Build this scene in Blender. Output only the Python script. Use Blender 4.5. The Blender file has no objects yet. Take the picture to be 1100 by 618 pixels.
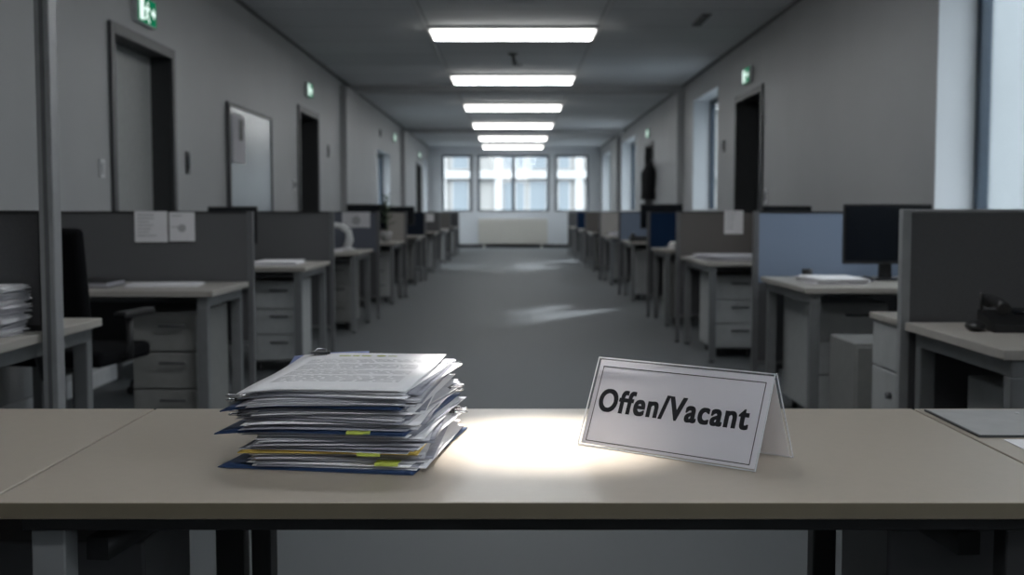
import bpy, bmesh, math, random
from mathutils import Matrix, Vector, Euler
R = math.radians
S = bpy.context.scene
col = S.collection
rnd = random.Random(7)

# ------------------------------------------------------------------ camera, world, sun, exposure
F_PX, TH = 1230.0, math.atan(81/1230.0)
cd = bpy.data.cameras.new('camera'); cam = bpy.data.objects.new('camera', cd); col.objects.link(cam)
cam.location = (0, 0, 1.11); cam.rotation_euler = (R(90)-TH, 0, 0)
cd.sensor_width = 36; cd.lens = F_PX/1100*36; cd.clip_start = .05; cd.clip_end = 300
cd.shift_x = -1/1100
cd.dof.use_dof = True; cd.dof.focus_distance = 1.72; cd.dof.aperture_fstop = 5.6
S.camera = cam
S.view_settings.view_transform = 'Standard'; S.view_settings.look = 'None'
S.view_settings.exposure = 0.3; S.view_settings.gamma = 1.0
try: S.view_settings.use_curve_mapping = False
except Exception: pass

w = bpy.data.worlds.new('sky'); S.world = w; w.use_nodes = True
nt = w.node_tree; nt.nodes.clear()
out = nt.nodes.new('ShaderNodeOutputWorld'); bg = nt.nodes.new('ShaderNodeBackground')
tc = nt.nodes.new('ShaderNodeTexCoord'); sx = nt.nodes.new('ShaderNodeSeparateXYZ')
rp = nt.nodes.new('ShaderNodeValToRGB')
rp.color_ramp.elements[0].position = 0.0; rp.color_ramp.elements[0].color = (.075, .09, .10, 1)
rp.color_ramp.elements[1].position = .75; rp.color_ramp.elements[1].color = (.86, .95, 1.0, 1)
e = rp.color_ramp.elements.new(.12); e.color = (.08, .096, .107, 1)
e = rp.color_ramp.elements.new(.30); e.color = (.52, .57, .61, 1)
nt.links.new(tc.outputs['Generated'], sx.inputs[0]); nt.links.new(sx.outputs['Z'], rp.inputs[0])
nt.links.new(rp.outputs[0], bg.inputs[0]); nt.links.new(bg.outputs[0], out.inputs[0])
bg.inputs[1].default_value = 7.5

def light(name, kind, loc, energy, color, **kw):
    d = bpy.data.lights.new(name, kind); d.energy = energy; d.color = color
    o = bpy.data.objects.new(name, d); col.objects.link(o); o.location = loc
    for k, v in kw.items(): setattr(d, k, v)
    return o
sun = light('sun', 'SUN', (20, 25, 20), 15.0, (.86, .94, 1.0), angle=R(4))
sun.rotation_euler = Vector((-2.05, -3.2, -1.9)).to_track_quat('-Z', 'Y').to_euler()
LAMP = 24.0            # ceiling luminaires
SPOT_W = 800           # unseen spotlight over the front desk

# ------------------------------------------------------------------ materials
def mat(name, c, rough=.6, metal=0.0, var=.06, scale=20, bump=0.0, bscale=200, spec=.5, coat=0):
    m = bpy.data.materials.new(name); m.use_nodes = True
    t = m.node_tree; b = t.nodes['Principled BSDF']
    b.inputs['Roughness'].default_value = rough; b.inputs['Metallic'].default_value = metal
    b.inputs['Specular IOR Level'].default_value = spec
    co = t.nodes.new('ShaderNodeTexCoord'); n = t.nodes.new('ShaderNodeTexNoise')
    n.inputs['Scale'].default_value = scale; n.inputs['Detail'].default_value = 3
    t.links.new(co.outputs['Object'], n.inputs['Vector'])
    r = t.nodes.new('ShaderNodeValToRGB')
    r.color_ramp.elements[0].position = .3; r.color_ramp.elements[1].position = .7
    r.color_ramp.elements[0].color = tuple(max(0, x*(1-var)) for x in c)+(1,)
    r.color_ramp.elements[1].color = tuple(min(1, x*(1+var)) for x in c)+(1,)
    t.links.new(n.outputs['Fac'], r.inputs[0]); t.links.new(r.outputs[0], b.inputs['Base Color'])
    if bump:
        n2 = t.nodes.new('ShaderNodeTexNoise'); n2.inputs['Scale'].default_value = bscale
        t.links.new(co.outputs['Object'], n2.inputs['Vector'])
        bp = t.nodes.new('ShaderNodeBump'); bp.inputs['Strength'].default_value = bump; bp.inputs['Distance'].default_value = .002
        t.links.new(n2.outputs['Fac'], bp.inputs['Height']); t.links.new(bp.outputs[0], b.inputs['Normal'])
    return m
def emat(name, c, s):
    m = bpy.data.materials.new(name); m.use_nodes = True
    t = m.node_tree; t.nodes.clear()
    o = t.nodes.new('ShaderNodeOutputMaterial'); e = t.nodes.new('ShaderNodeEmission')
    e.inputs[0].default_value = tuple(c)+(1,); e.inputs[1].default_value = s
    t.links.new(e.outputs[0], o.inputs[0]); return m
def glass(name, tint=(1, 1, 1), gloss=.08):
    m = bpy.data.materials.new(name); m.use_nodes = True
    t = m.node_tree; t.nodes.clear()
    o = t.nodes.new('ShaderNodeOutputMaterial'); mx = t.nodes.new('ShaderNodeMixShader')
    tr = t.nodes.new('ShaderNodeBsdfTransparent'); gl = t.nodes.new('ShaderNodeBsdfGlossy')
    tr.inputs[0].default_value = tuple(tint)+(1,); gl.inputs['Roughness'].default_value = .03
    lw = t.nodes.new('ShaderNodeLayerWeight'); lw.inputs[0].default_value = .25
    mul = t.nodes.new('ShaderNodeMath'); mul.operation = 'MULTIPLY_ADD'
    mul.inputs[1].default_value = .55; mul.inputs[2].default_value = gloss*.3
    t.links.new(lw.outputs['Fresnel'], mul.inputs[0]); t.links.new(mul.outputs[0], mx.inputs[0])
    t.links.new(tr.outputs[0], mx.inputs[1]); t.links.new(gl.outputs[0], mx.inputs[2]); t.links.new(mx.outputs[0], o.inputs[0])
    return m
def ceiling_mat():
    m = mat('ceiling_tiles', (.70, .72, .74), .8, bump=.15, bscale=120)
    t = m.node_tree; b = t.nodes['Principled BSDF']
    co = t.nodes.new('ShaderNodeTexCoord'); br = t.nodes.new('ShaderNodeTexBrick')
    br.offset = 0; br.inputs['Scale'].default_value = 1.0
    br.inputs['Brick Width'].default_value = 1.86; br.inputs['Row Height'].default_value = 1.09
    br.inputs['Mortar Size'].default_value = .008; br.inputs['Mortar Smooth'].default_value = .2
    br.inputs['Color1'].default_value = (.72, .74, .76, 1); br.inputs['Color2'].default_value = (.66, .68, .70, 1)
    br.inputs['Mortar'].default_value = (.33, .34, .35, 1)
    mp = t.nodes.new('ShaderNodeMapping'); mp.inputs['Location'].default_value = (.93, .3, 0)
    t.links.new(co.outputs['Object'], mp.inputs[0]); t.links.new(mp.outputs[0], br.inputs['Vector'])
    t.links.new(br.outputs['Color'], b.inputs['Base Color']); return m
M = dict(
    wall=mat('painted_wall', (.37, .375, .38), .5, var=.03, scale=1.5, bump=.05, bscale=90),
    wall_daylit=mat('daylight_toned_wall', (.60, .63, .66), .6, var=.02, scale=2),  # lighter than the side walls: daylight glow put into the colour
    ceil=ceiling_mat(),
    carpet=mat('grey_carpet', (.075, .083, .088), .62, var=.30, scale=260, bump=.6, bscale=420, spec=.4),
    trim=mat('white_trim', (.55, .56, .57), .5),
    track=mat('ceiling_track', (.62, .63, .64), .5),
    dframe=mat('grey_door_frame', (.06, .062, .066), .45),
    dleaf=mat('grey_door_leaf', (.33, .34, .335), .5),
    ddark=mat('dark_door', (.035, .037, .039), .5),
    wframe=mat('dark_blue_window_frame', (.035, .055, .08), .45),
    glass=glass('window_glass'),
    top=mat('beige_laminate', (.415, .362, .30), .34, var=.02, scale=60, bump=.03, bscale=700),
    topedge=mat('beige_edge_band', (.11, .092, .063), .5),
    greytop=mat('grey_beige_laminate', (.36, .34, .31), .4, var=.02),
    steel=mat('grey_steel_frame', (.17, .175, .18), .45, metal=.2),
    black=mat('black_steel', (.012, .012, .013), .5),
    ped=mat('grey_metal_cabinet', (.20, .20, .195), .5),
    dped=mat('dark_grey_cabinet', (.075, .075, .08), .5),
    pedl=mat('light_grey_cabinet', (.36, .37, .37), .5),
    fab=mat('grey_partition_fabric', (.125, .125, .13), .95, var=.12, scale=300, spec=.1),
    fabd=mat('dark_grey_partition_fabric', (.095, .095, .10), .95, var=.12, scale=300, spec=.1),
    fabb=mat('brown_grey_partition_fabric', (.15, .14, .135), .95, var=.12, scale=300, spec=.1),
    blue=mat('blue_grey_partition_fabric', (.22, .27, .36), .9, var=.06, scale=300, spec=.1),
    blueg=mat('slate_partition_fabric', (.15, .16, .195), .9, var=.06, scale=300, spec=.1),
    navyp=mat('navy_partition_fabric', (.016, .04, .10), .9, var=.08, scale=300, spec=.1),
    ink=mat('blue_black_partition_fabric', (.014, .019, .030), .9, var=.08, scale=300, spec=.1),
    beige=mat('beige_partition_fabric', (.36, .34, .32), .9, var=.06, scale=300, spec=.1),
    pframe=mat('partition_frame', (.14, .142, .148), .45, metal=.2),
    pframel=mat('light_partition_post', (.30, .305, .31), .45, metal=.2),
    plast=mat('black_plastic', (.010, .010, .011), .45),
    screen=mat('monitor_screen', (.006, .008, .012), .2),
    chair=mat('black_chair_fabric', (.006, .006, .007), .95, spec=.1),
    paper=mat('white_paper', (.80, .79, .81), .8, var=.02),
    paper2=mat('grey_white_paper', (.52, .515, .55), .8, var=.06, scale=50),
    paper_shade=mat('shade_grey_paper', (.30, .30, .345), .8, var=.15, scale=60),  # darker sheets: shade between the stack's layers put into the colour
    print=mat('grey_print', (.46, .46, .47), .8),
    lime=mat('lime_print', (.42, .46, .10), .8),
    tab=mat('lime_sticky_tab', (.52, .60, .10), .6),
    navy=mat('navy_card_folder', (.018, .045, .12), .5),
    yellow=mat('yellow_card_folder', (.62, .44, .10), .6),
    lav=mat('periwinkle_card', (.20, .25, .50), .6),
    clip=mat('steel_clip_wire', (.55, .55, .57), .25, metal=1),
    clipb=mat('black_clip', (.015, .015, .016), .4),
    ink_black=mat('black_ink', (.008, .008, .012), .6),
    signpaper=mat('sign_paper', (.90, .885, .915), .7, var=.01),
    acrylic=glass('clear_acrylic', (.98, .98, .99), .05),
    acedge=mat('frosted_acrylic_edge', (.78, .80, .84), .15),
    white=mat('white_plastic', (.65, .66, .67), .45),
    board=mat('whiteboard_surface', (.40, .44, .47), .25, var=.04, scale=2),
    mata=mat('grey_desk_mat', (.36, .36, .36), .6),
    lamp=emat('luminaire_diffuser', (.95, .98, 1.0), LAMP),
    lampside=emat('luminaire_diffuser_side', (1.0, .985, .94), LAMP*.12),
    green=emat('exit_sign_green', (.01, .22, .10), .55),
    exitw=emat('exit_sign_white', (.80, 1.0, .92), .95),
    nbwall=mat('pale_grey_render', (.26, .285, .30), .8, var=.03, scale=1),
    facade=mat('pale_facade', (.30, .297, .29), .8, var=.03, scale=1),
    facadew=mat('white_facade_band', (.42, .42, .42), .8),
    fwin=mat('facade_window_glass', (.19, .22, .245), .4),
    rad=mat('cream_radiator', (.55, .54, .50), .5),
    leaf=mat('green_leaf', (.06, .09, .045), .6, var=.3),
    pot=mat('grey_pot', (.3, .3, .3), .6),
    skirt=mat('baseboard_white', (.50, .51, .52), .5),
    coat=mat('dark_coat_cloth', (.012, .012, .014), .95),
)

# ------------------------------------------------------------------ mesh helpers
def merge(bm, tmp, mtx=None):
    if mtx is not None: bmesh.ops.transform(tmp, matrix=mtx, verts=tmp.verts)
    me = bpy.data.meshes.new('tmp'); tmp.to_mesh(me); tmp.free(); bm.from_mesh(me); bpy.data.meshes.remove(me)
def box(bm, x0, x1, y0, y1, z0, z1, bev=0.0, seg=2, mtx=None):
    t = bmesh.new(); bmesh.ops.create_cube(t, size=1)
    bmesh.ops.scale(t, vec=(abs(x1-x0), abs(y1-y0), abs(z1-z0)), verts=t.verts)
    bmesh.ops.translate(t, vec=((x0+x1)/2, (y0+y1)/2, (z0+z1)/2), verts=t.verts)
    if bev: bmesh.ops.bevel(t, geom=t.edges[:], offset=bev, segments=seg, affect='EDGES', profile=.5)
    merge(bm, t, mtx)
def tube(bm, pts, r, n=10, mtx=None):
    t = bmesh.new(); pts = [Vector(p) for p in pts]; rings = []
    rs = r if isinstance(r, (list, tuple)) else [r]*len(pts)
    for i, p in enumerate(pts):
        d = (pts[min(i+1, len(pts)-1)]-pts[max(i-1, 0)]).normalized()
        u = d.orthogonal().normalized() if i == 0 else (u-d*u.dot(d)).normalized()
        v = d.cross(u)
        rings.append([t.verts.new(p+(u*math.cos(2*math.pi*k/n)+v*math.sin(2*math.pi*k/n))*rs[i]) for k in range(n)])
    for a, b in zip(rings, rings[1:]):
        for k in range(n):
            f = t.faces.new((a[k], a[(k+1) % n], b[(k+1) % n], b[k])); f.smooth = True
    t.faces.new(rings[0][::-1]); t.faces.new(rings[-1])
    bmesh.ops.recalc_face_normals(t, faces=t.faces); merge(bm, t, mtx)
def prism(bm, poly, y0, y1, axis='Y', mtx=None):
    t = bmesh.new()
    def P(a, b, c): return {'Y': (a, c, b), 'X': (c, a, b), 'Z': (a, b, c)}[axis]
    A = [t.verts.new(P(a, b, y0)) for a, b in poly]; B = [t.verts.new(P(a, b, y1)) for a, b in poly]
    n = len(poly); t.faces.new(A); t.faces.new(B[::-1])
    for k in range(n): t.faces.new((A[k], B[k], B[(k+1) % n], A[(k+1) % n]))
    bmesh.ops.recalc_face_normals(t, faces=t.faces); merge(bm, t, mtx)
def lathe(bm, prof, n=20, c=(0, 0, 0)):
    t = bmesh.new(); rings = []
    for r, z in prof: rings.append([t.verts.new((c[0]+r*math.cos(2*math.pi*k/n), c[1]+r*math.sin(2*math.pi*k/n), c[2]+z)) for k in range(n)])
    for a, b in zip(rings, rings[1:]):
        for k in range(n):
            f = t.faces.new((a[k], a[(k+1) % n], b[(k+1) % n], b[k])); f.smooth = True
    t.faces.new(rings[0][::-1]); t.faces.new(rings[-1])
    bmesh.ops.recalc_face_normals(t, faces=t.faces); merge(bm, t)
def obj(name, bm, m, parent=None, label=None):
    me = bpy.data.meshes.new(name); bm.to_mesh(me); bm.free()
    me.materials.append(M[m] if isinstance(m, str) else m)
    o = bpy.data.objects.new(name, me); col.objects.link(o)
    if parent is not None: o.parent = parent
    if label: o['label'] = label
    return o
def B(): return bmesh.new()
def tag(o, label, cat, group=None):
    o['label'] = label; o['category'] = cat
    if group: o['group'] = group
    return o
def thing(name, label, cat, loc, rz=0, group=None):
    o = bpy.data.objects.new(name, None); col.objects.link(o); o.empty_display_size = .1
    o.location = loc; o.rotation_euler = (0, 0, rz); return tag(o, label, cat, group)
def struct(o): o['kind'] = 'structure'; return o
def sempty(name, loc):
    o = bpy.data.objects.new(name, None); col.objects.link(o); o.location = loc; return struct(o)

# ------------------------------------------------------------------ room shell
XL, XR, YB, YF, ZC = -2.65, 2.75, -3.0, 36.0, 3.15
TW = .34
bm = B(); box(bm, XL-TW, XR+TW, YB-.2, YF+.3, -.15, 0); struct(obj('floor', bm, 'carpet'))
bm = B(); box(bm, XL-TW, XR+TW, YB-.2, YF+.3, ZC, ZC+.15); struct(obj('ceiling', bm, 'ceil'))
def wall_run(bm, along, p0, p1, a0, a1, ops):
    # along 'Y': wall between x=p0..p1 running y=a0..a1 ; ops (s,e,z0,z1)
    def bx(s, e, z0, z1):
        if e-s < 1e-4 or z1-z0 < 1e-4: return
        if along == 'Y': box(bm, p0, p1, s, e, z0, z1)
        else: box(bm, s, e, p0, p1, z0, z1)
    c = a0
    for s, e, z0, z1 in sorted(ops):
        bx(c, s, 0, ZC); bx(s, e, 0, z0); bx(s, e, z1, ZC); c = e
    bx(c, a1, 0, ZC)
LW = {'door_1': (7.62, 8.96, 0, 2.32), 'door_2': (14.22, 15.6, 0, 2.39), 'glazed': (22.45, 24.8, .25, 2.35), 'door_3': (31.5, 33.0, 0, 2.45), 'lastw': (34.1, 35.6, .9, 2.7)}
RW = {'w_fill': (-1.7, 1.3, 1.09, 2.85), 'w1': (4.9, 7.50, 1.09, 2.85), 'door_4': (12.69, 14.15, 0, 2.47), 'w2': (15.5, 17.6, 1.13, 2.80), 'door_5': (22.54, 23.8, 0, 2.46), 'w3': (25.9, 29.1, 1.13, 2.85), 'w4': (32.4, 35.3, 1.13, 2.85)}
FWN = [(-2.23, -1.28), (-1.11, 1.14), (1.31, 2.38)]
bm = B(); wall_run(bm, 'Y', XL-TW, XL, YB, YF, LW.values()); struct(obj('wall_left', bm, 'wall'))
bm = B(); wall_run(bm, 'Y', XR, XR+TW, YB, YF, RW.values()); struct(obj('wall_right', bm, 'wall'))
bm = B(); wall_run(bm, 'X', YF, YF+.3, XL, XR, [(a, b, 1.14, 2.90) for a, b in FWN]); struct(obj('wall_far', bm, 'wall_daylit'))  # far wall's daylight brightness is painted in
bm = B(); box(bm, XL-TW, XR+TW, YB-.2, YB, 0, ZC); struct(obj('wall_back', bm, 'wall'))
# columns and shallow beams
for i, y in enumerate((17.7, 27.2)):
    bm = B(); box(bm, XL, XL+.10, y, y+.9, 0, ZC-.10, .004); struct(obj('column_left', bm, 'wall'))
    yy = (18.6, 29.5)[i]
    bm = B(); box(bm, XR-.10, XR, yy, yy+.9, 0, ZC-.10, .004); struct(obj('column_right', bm, 'wall'))
    bm = B(); box(bm, XL, XR, y+.9, y+1.3, ZC-.10, ZC, .004); struct(obj('beam', bm, 'wall'))
# ceiling tracks, cornice and baseboards
for i, (x, wd) in enumerate(((-.97, .035), (.97, .035))):
    bm = B(); box(bm, x-wd/2, x+wd/2, 4, YF, ZC-.012, ZC, .003); struct(obj('trim_%d' % (i+1), bm, 'track'))
for i, (a, b) in enumerate(((XL, XL+.03), (XR-.03, XR))):
    bm = B(); box(bm, a, b, YB, YF, ZC-.03, ZC, .004); struct(obj('trim_%d' % (i+3), bm, 'dframe'))
def basebd(name, x0, x1, ops):
    bm = B(); c = YB
    for s, e in sorted(ops)+[(YF, YF)]:
        if s-c > .01: box(bm, x0, x1, c, s, 0, .10, .003)
        c = e
    struct(obj(name, bm, 'skirt'))
basebd('baseboard_left', XL, XL+.015, [LW[k][:2] for k in ('door_1', 'door_2', 'door_3')])
basebd('baseboard_right', XR-.015, XR, [RW[k][:2] for k in ('door_4', 'door_5')])
bm = B(); box(bm, XL, XR, YF-.015, YF, 0, .10, .003); struct(obj('baseboard_far', bm, 'black'))

def door(name, side, y0, y1, z1, leafm, jambm, TW=.34):
    s = -1 if side == 'L' else 1; X = XL if side == 'L' else XR
    d = sempty(name, (X, (y0+y1)/2, 0)); h = (y1-y0)/2
    bm = B()
    for a, b in ((-h-.045, -h+.03), (h-.03, h+.045)): box(bm, -s*.025, 0, a, b, 0, z1+.045, .003)
    box(bm, -s*.025, 0, -h+.03, h-.03, z1-.03, z1+.045, .003)
    obj('door_frame', bm, 'dframe', d)
    bm = B()
    for a, b in ((-h+.0, -h+.02), (h-.02, h-.0)): box(bm, s*.002, s*(TW-.05), a, b, 0, z1)
    box(bm, s*.002, s*(TW-.05), -h+.02, h-.02, z1-.02, z1)
    obj('door_jamb', bm, jambm, d)
    bm = B(); box(bm, s*(TW-.09), s*(TW-.05), -h+.025, h-.025, .01, z1-.025, .003); lf = obj('door_leaf', bm, leafm, d)
    bm = B(); hy = h-.14
    tube(bm, [(s*(TW-.09), hy, 1.05), (s*(TW-.15), hy, 1.05), (s*(TW-.155), hy-.12, 1.05)], .011)
    box(bm, s*(TW-.10), s*(TW-.09), hy-.025, hy+.025, .95, 1.12, .003); obj('door_handle', bm, 'clip', lf)
door('door_1', 'L', *LW['door_1'][:2], LW['door_1'][3], 'dleaf', 'ddark', .24)
door('door_2', 'L', *LW['door_2'][:2], LW['door_2'][3], 'ddark', 'ddark')
door('door_3', 'L', *LW['door_3'][:2], LW['door_3'][3], 'ddark', 'ddark')
door('door_4', 'R', *RW['door_4'][:2], RW['door_4'][3], 'ddark', 'ddark')
door('door_5', 'R', *RW['door_5'][:2], RW['door_5'][3], 'ddark', 'ddark')

def window(name, axis, p, s, e, z0, z1, nm, sill=None, portal=None):
    """axis 'Y': pane plane x=p; 'X': pane plane y=p; nm = mullion positions (0..1)"""
    d = sempty(name, (p, (s+e)/2, z0) if axis == 'Y' else ((s+e)/2, p, z0)); h = (e-s)/2; H = z1-z0
    def bx(bm, a, b, c0, c1, t=.035, bev=.004):
        if axis == 'Y': box(bm, -t, t, a, b, c0, c1, bev)
        else: box(bm, a, b, -t, t, c0, c1, bev)
    bm = B(); fw = .07
    bx(bm, -h, -h+fw, 0, H); bx(bm, h-fw, h, 0, H); bx(bm, -h+fw, h-fw, 0, .035); bx(bm, -h+fw, h-fw, H-fw, H)
    obj('window_frame', bm, 'wframe', d)
    for q in nm:
        bm = B(); c = -h+2*h*q; bx(bm, c-.05, c+.05, .035, H-fw); obj('mullion', bm, 'wframe', d)
    bm = B(); bx(bm, -h+fw, h-fw, .035, H-fw, .004, 0); obj('window_pane', bm, 'glass', d)
    if axis == 'Y':
        sg = 1 if p > 0 else -1; q = (XR if p > 0 else XL)-p; xa, xb = q+sg*.002, -sg*.036
        bm = B(); box(bm, xa, xb, -h, -h+.004, .021, H); box(bm, xa, xb, h-.004, h, .021, H); box(bm, xa, xb, -h+.004, h-.004, H-.004, H)
        obj('daylit_lining', bm, 'wall_daylit', d)  # pale lining added so the reveals look brighter with daylight
    if sill:
        bm = B()
        if axis == 'Y': box(bm, sill[0], sill[1], -h, h, 0, .02, .004)
        else: box(bm, -h-.04, h+.04, sill[0], sill[1], -.03, 0, .004)
        obj('window_sill', bm, 'trim', d)
    # daylight portal: guides sky light through the opening
    lo = light('daylight_portal', 'AREA', d.location+Vector((0, 0, H/2)), 1, (1, 1, 1), shape='RECTANGLE', size=2*h if axis == 'X' else H, size_y=H if axis == 'X' else 2*h)
    lo.data.cycles.is_portal = True
    lo.rotation_euler = Vector(portal).to_track_quat('-Z', 'Y').to_euler() if axis == 'Y' else (R(-90), 0, 0)
    return d
window('window_1', 'Y', XR+.29, *RW['w1'], (.12, .5), (-.27, -.036), (-1, 0, 0))
window('window_10', 'Y', XR+.29, *RW['w_fill'], (.5,), (-.27, -.036), (-1, 0, 0))  # unseen window beside the camera, added to brighten the front desk
window('window_2', 'Y', XR+.29, *RW['w2'], (.5,), (-.27, -.036), (-1, 0, 0))
window('window_3', 'Y', XR+.29, *RW['w3'], (.5,), (-.27, -.036), (-1, 0, 0))
window('window_4', 'Y', XR+.29, *RW['w4'], (.5,), (-.27, -.036), (-1, 0, 0))
window('window_5', 'Y', XL-.20, *LW['glazed'], (), None, (1, 0, 0))
window('window_6', 'Y', XL-.20, *LW['lastw'], (), None, (1, 0, 0))
for i, (a, b) in enumerate(FWN):
    window('window_%d' % (7+i), 'X', YF+.18, a, b, 1.14, 2.90, (.5,) if i == 1 else (), (-.20, -.04), (0, -1, 0))

# building across the street
bd = thing('office_building', 'pale office building with grey windows seen through the far windows', 'building', (0, 52, -8))
bm = B(); box(bm, -16, 16, .35, 6, 0, 26); obj('facade_wall', bm, 'facade', bd)
for zz in (7.55, 10.62, 13.7):
    bm = B(); box(bm, -16, 16, .1, .345, zz, zz+.36, .02); obj('floor_band', bm, 'facadew', bd)
for xx in (-5.3, -3.2, -1.75, -.66, 1.78, 3.0, 4.9):
    for za, zb in ((0, 7.54), (7.92, 10.61), (10.99, 13.69)):
        bm = B(); box(bm, xx-.18, xx+.18, .12, .345, za, zb, .02); obj('pilaster', bm, 'facadew', bd)
for xa, xb in ((-4.6, -3.7), (-2.72, -2.05), (-.40, .02), (.15, .50), (.78, 1.50), (2.1, 2.55), (3.5, 4.3)):
    for za, zb in ((8.9, 10.5), (11.1, 12.9)):
        bm = B(); box(bm, xa-.06, xb+.06, .28, .348, za-.06, zb+.06, .01); f = obj('window', bm, 'facadew', bd)
        bm = B(); box(bm, xa, xb, .26, .279, za, zb); obj('pane', bm, 'fwin', f)
nb = thing('sun_block_building', 'pale grey building added to block sun, seen through the nearest right window', 'building', (9.0, 16, -8))  # placed and sized to keep sun out of the nearest right window
bm = B(); box(bm, 0, 6, -6, 6.6, 0, 19); obj('facade_wall', bm, 'nbwall', nb)
for yy in (-5, -2.6, -.2, 2.2):
    for zz in (4, 8.6, 13):
        bm = B(); box(bm, -.06, -.001, yy, yy+1.4, zz, zz+1.9, .01); f = obj('window', bm, 'facadew', nb)
        bm = B(); box(bm, -.07, -.061, yy+.08, yy+1.32, zz+.08, zz+1.82); obj('pane', bm, 'fwin', f)

# radiator
rd = thing('radiator', 'long cream panel radiator below the far middle window', 'radiator', (.0, YF-.15, .12))
bm = B(); box(bm, -1.08, 1.08, .02, .10, 0, .78, .012); obj('radiator_panel', bm, 'rad', rd)
bm = B()
for k in range(36): box(bm, -1.05+k*.06, -1.02+k*.06, .0, .019, .04, .74, .003)
obj('convector_ribs', bm, 'rad', rd)
bm = B(); box(bm, -1.08, 1.08, .02, .12, .781, .80, .004); obj('top_grille', bm, 'trim', rd)
for sx_ in (-.9, .9):
    bm = B(); box(bm, sx_-.03, sx_+.03, .04, .08, -.12, -.0, .004); obj('foot', bm, 'rad', rd)

# ------------------------------------------------------------------ ceiling lights and fittings
for i, y in enumerate((12.77, 17.13, 21.63, 26.09, 30.6, 34.5, 8.35, 3.95, -.45)):  # last three are out of view, added to light the front desk
    nth = ('nearest and largest', 'second nearest', 'third nearest', 'fourth nearest', 'fifth nearest', 'farthest and smallest')[i] if i < 6 else ('above the second desks', 'just beyond the front desk', 'in front of the front desk')[i-6]
    t = thing('ceiling_light', ('long white glowing ceiling light across the aisle, %s in view' if i < 6 else 'unseen long white ceiling light added overhead, %s') % nth, 'ceiling light', (0, y, 3.02), 0, 'ceiling lights over the aisle')
    bm = B(); prism(bm, [(-.93, .13), (-.93, .09), (-.925, .085), (.925, .085), (.93, .09), (.93, .13)], -.12, .12); obj('housing', bm, 'track', t)
    bm = B(); prism(bm, [(-.90, .0845), (-.91, .07), (-.88, .01), (-.87, .0), (.87, 0), (.88, .01), (.91, .07), (.90, .0845)], -.10, .10); df = obj('diffuser', bm, 'lampside', t)
    bm = B(); box(bm, -.86, .86, -.095, .095, -.004, -.0005); obj('glow_panel', bm, 'lamp', df)
sp = thing('unseen_spotlight', 'unseen white ceiling spotlight added for the light pool on the front desk', 'spotlight', (.12, 2.75, ZC))  # out-of-view lamp for the desk's light pool; housing added to go with it
bm = B(); lathe(bm, [(.05, 0), (.05, -.03), (.012, -.032), (.012, -.09)]); obj('mount', bm, 'white', sp)
bm = B(); lathe(bm, [(.035, -.09), (.05, -.10), (.05, -.21), (.044, -.21), (.044, -.19)]); obj('lamp_head', bm, 'white', sp)
so = light('spotlight_lamp', 'SPOT', (.12, 2.75, ZC-.22), SPOT_W, (1.0, .97, .92), spot_size=R(12.5), spot_blend=.9, shadow_soft_size=.035)
so.rotation_euler = (Vector((.055, 1.84, .74))-Vector(so.location)).to_track_quat('-Z', 'Y').to_euler()
dt = thing('smoke_detector', 'small dark detector hanging from the ceiling between the first two lights', 'detector', (.0, 14.9, ZC))
bm = B(); lathe(bm, [(.06, 0), (.06, -.02), (.03, -.03)]); obj('base', bm, 'dframe', dt)
bm = B(); tube(bm, [(0, 0, -.03), (.015, 0, -.09), (.03, -.01, -.15)], [.02, .025, .03]); box(bm, .03, .12, -.012, .012, -.155, -.14, .003); obj('sensor_head', bm, 'ddark', dt)
def grille(label, x, y, rz=0):
    g = thing('ceiling_vent', label, 'vent', (x, y, ZC), rz, 'small dark ceiling vents')
    bm = B(); box(bm, -.05, .05, -.35, .35, -.015, 0, .004); obj('vent_frame', bm, 'dframe', g)
    bm = B()
    for k in range(6): box(bm, -.035, .035, -.3+k*.11, -.22+k*.11, -.022, -.015, .002)
    obj('slats', bm, 'ddark', g)
grille('small dark slotted vent in the ceiling near the right wall', 2.0, 12.3)

# ------------------------------------------------------------------ wall fittings
def exit_sign(label, side, y, z, wd=.36, h=.19):
    s = 1 if side == 'L' else -1; X = XL if side == 'L' else XR
    t = thing('exit_sign', label, 'exit sign', (X, y, z), R(90)*s if side == 'L' else R(-90), 'lit exit signs over the doors')
    # local: x along wall (to the viewer's right), -y out of the wall
    bm = B(); box(bm, -wd/2, wd/2, -.04, 0, 0, h, .006); obj('sign_box', bm, 'white', t)
    bm = B(); box(bm, -wd/2+.01, wd/2-.01, -.044, -.0405, .01, h-.01); obj('sign_face', bm, 'green', t)
    bm = B(); y0, y1 = -.048, -.0445
    def pl(p): prism(bm, [(a*h, b*h) for a, b in p], y0, y1)
    pl([(-.86, .12), (-.45, .12), (-.45, .88), (-.86, .88)])                       # door
    pl([(-.05, .70), (.06, .70), (.06, .82), (-.05, .82)])                         # head
    pl([(-.20, .62), (.0, .66), (.08, .60), (-.02, .34), (-.15, .36)])             # torso
    pl([(-.15, .36), (-.06, .38), (-.12, .24), (-.30, .16), (-.33, .22), (-.20, .28)])
    pl([(-.04, .38), (.04, .36), (.12, .22), (.22, .12), (.14, .10), (.04, .22)])
    pl([(.06, .60), (.18, .52), (.22, .58), (.10, .66)]); pl([(-.18, .62), (-.34, .48), (-.38, .53), (-.22, .66)])
    pl([(.42, .42), (.66, .42), (.66, .30), (.86, .50), (.66, .70), (.66, .58), (.42, .58)])  # arrow
    obj('pictogram', bm, 'exitw', t)
exit_sign('green lit exit sign above the nearest left door', 'L', 8.28, 2.44, .42, .20)
exit_sign('lit exit sign above the second left door, past the whiteboard', 'L', 14.88, 2.58)
exit_sign('lit exit sign on the left wall beyond the tall glazing', 'L', 25.5, 2.66)
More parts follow.
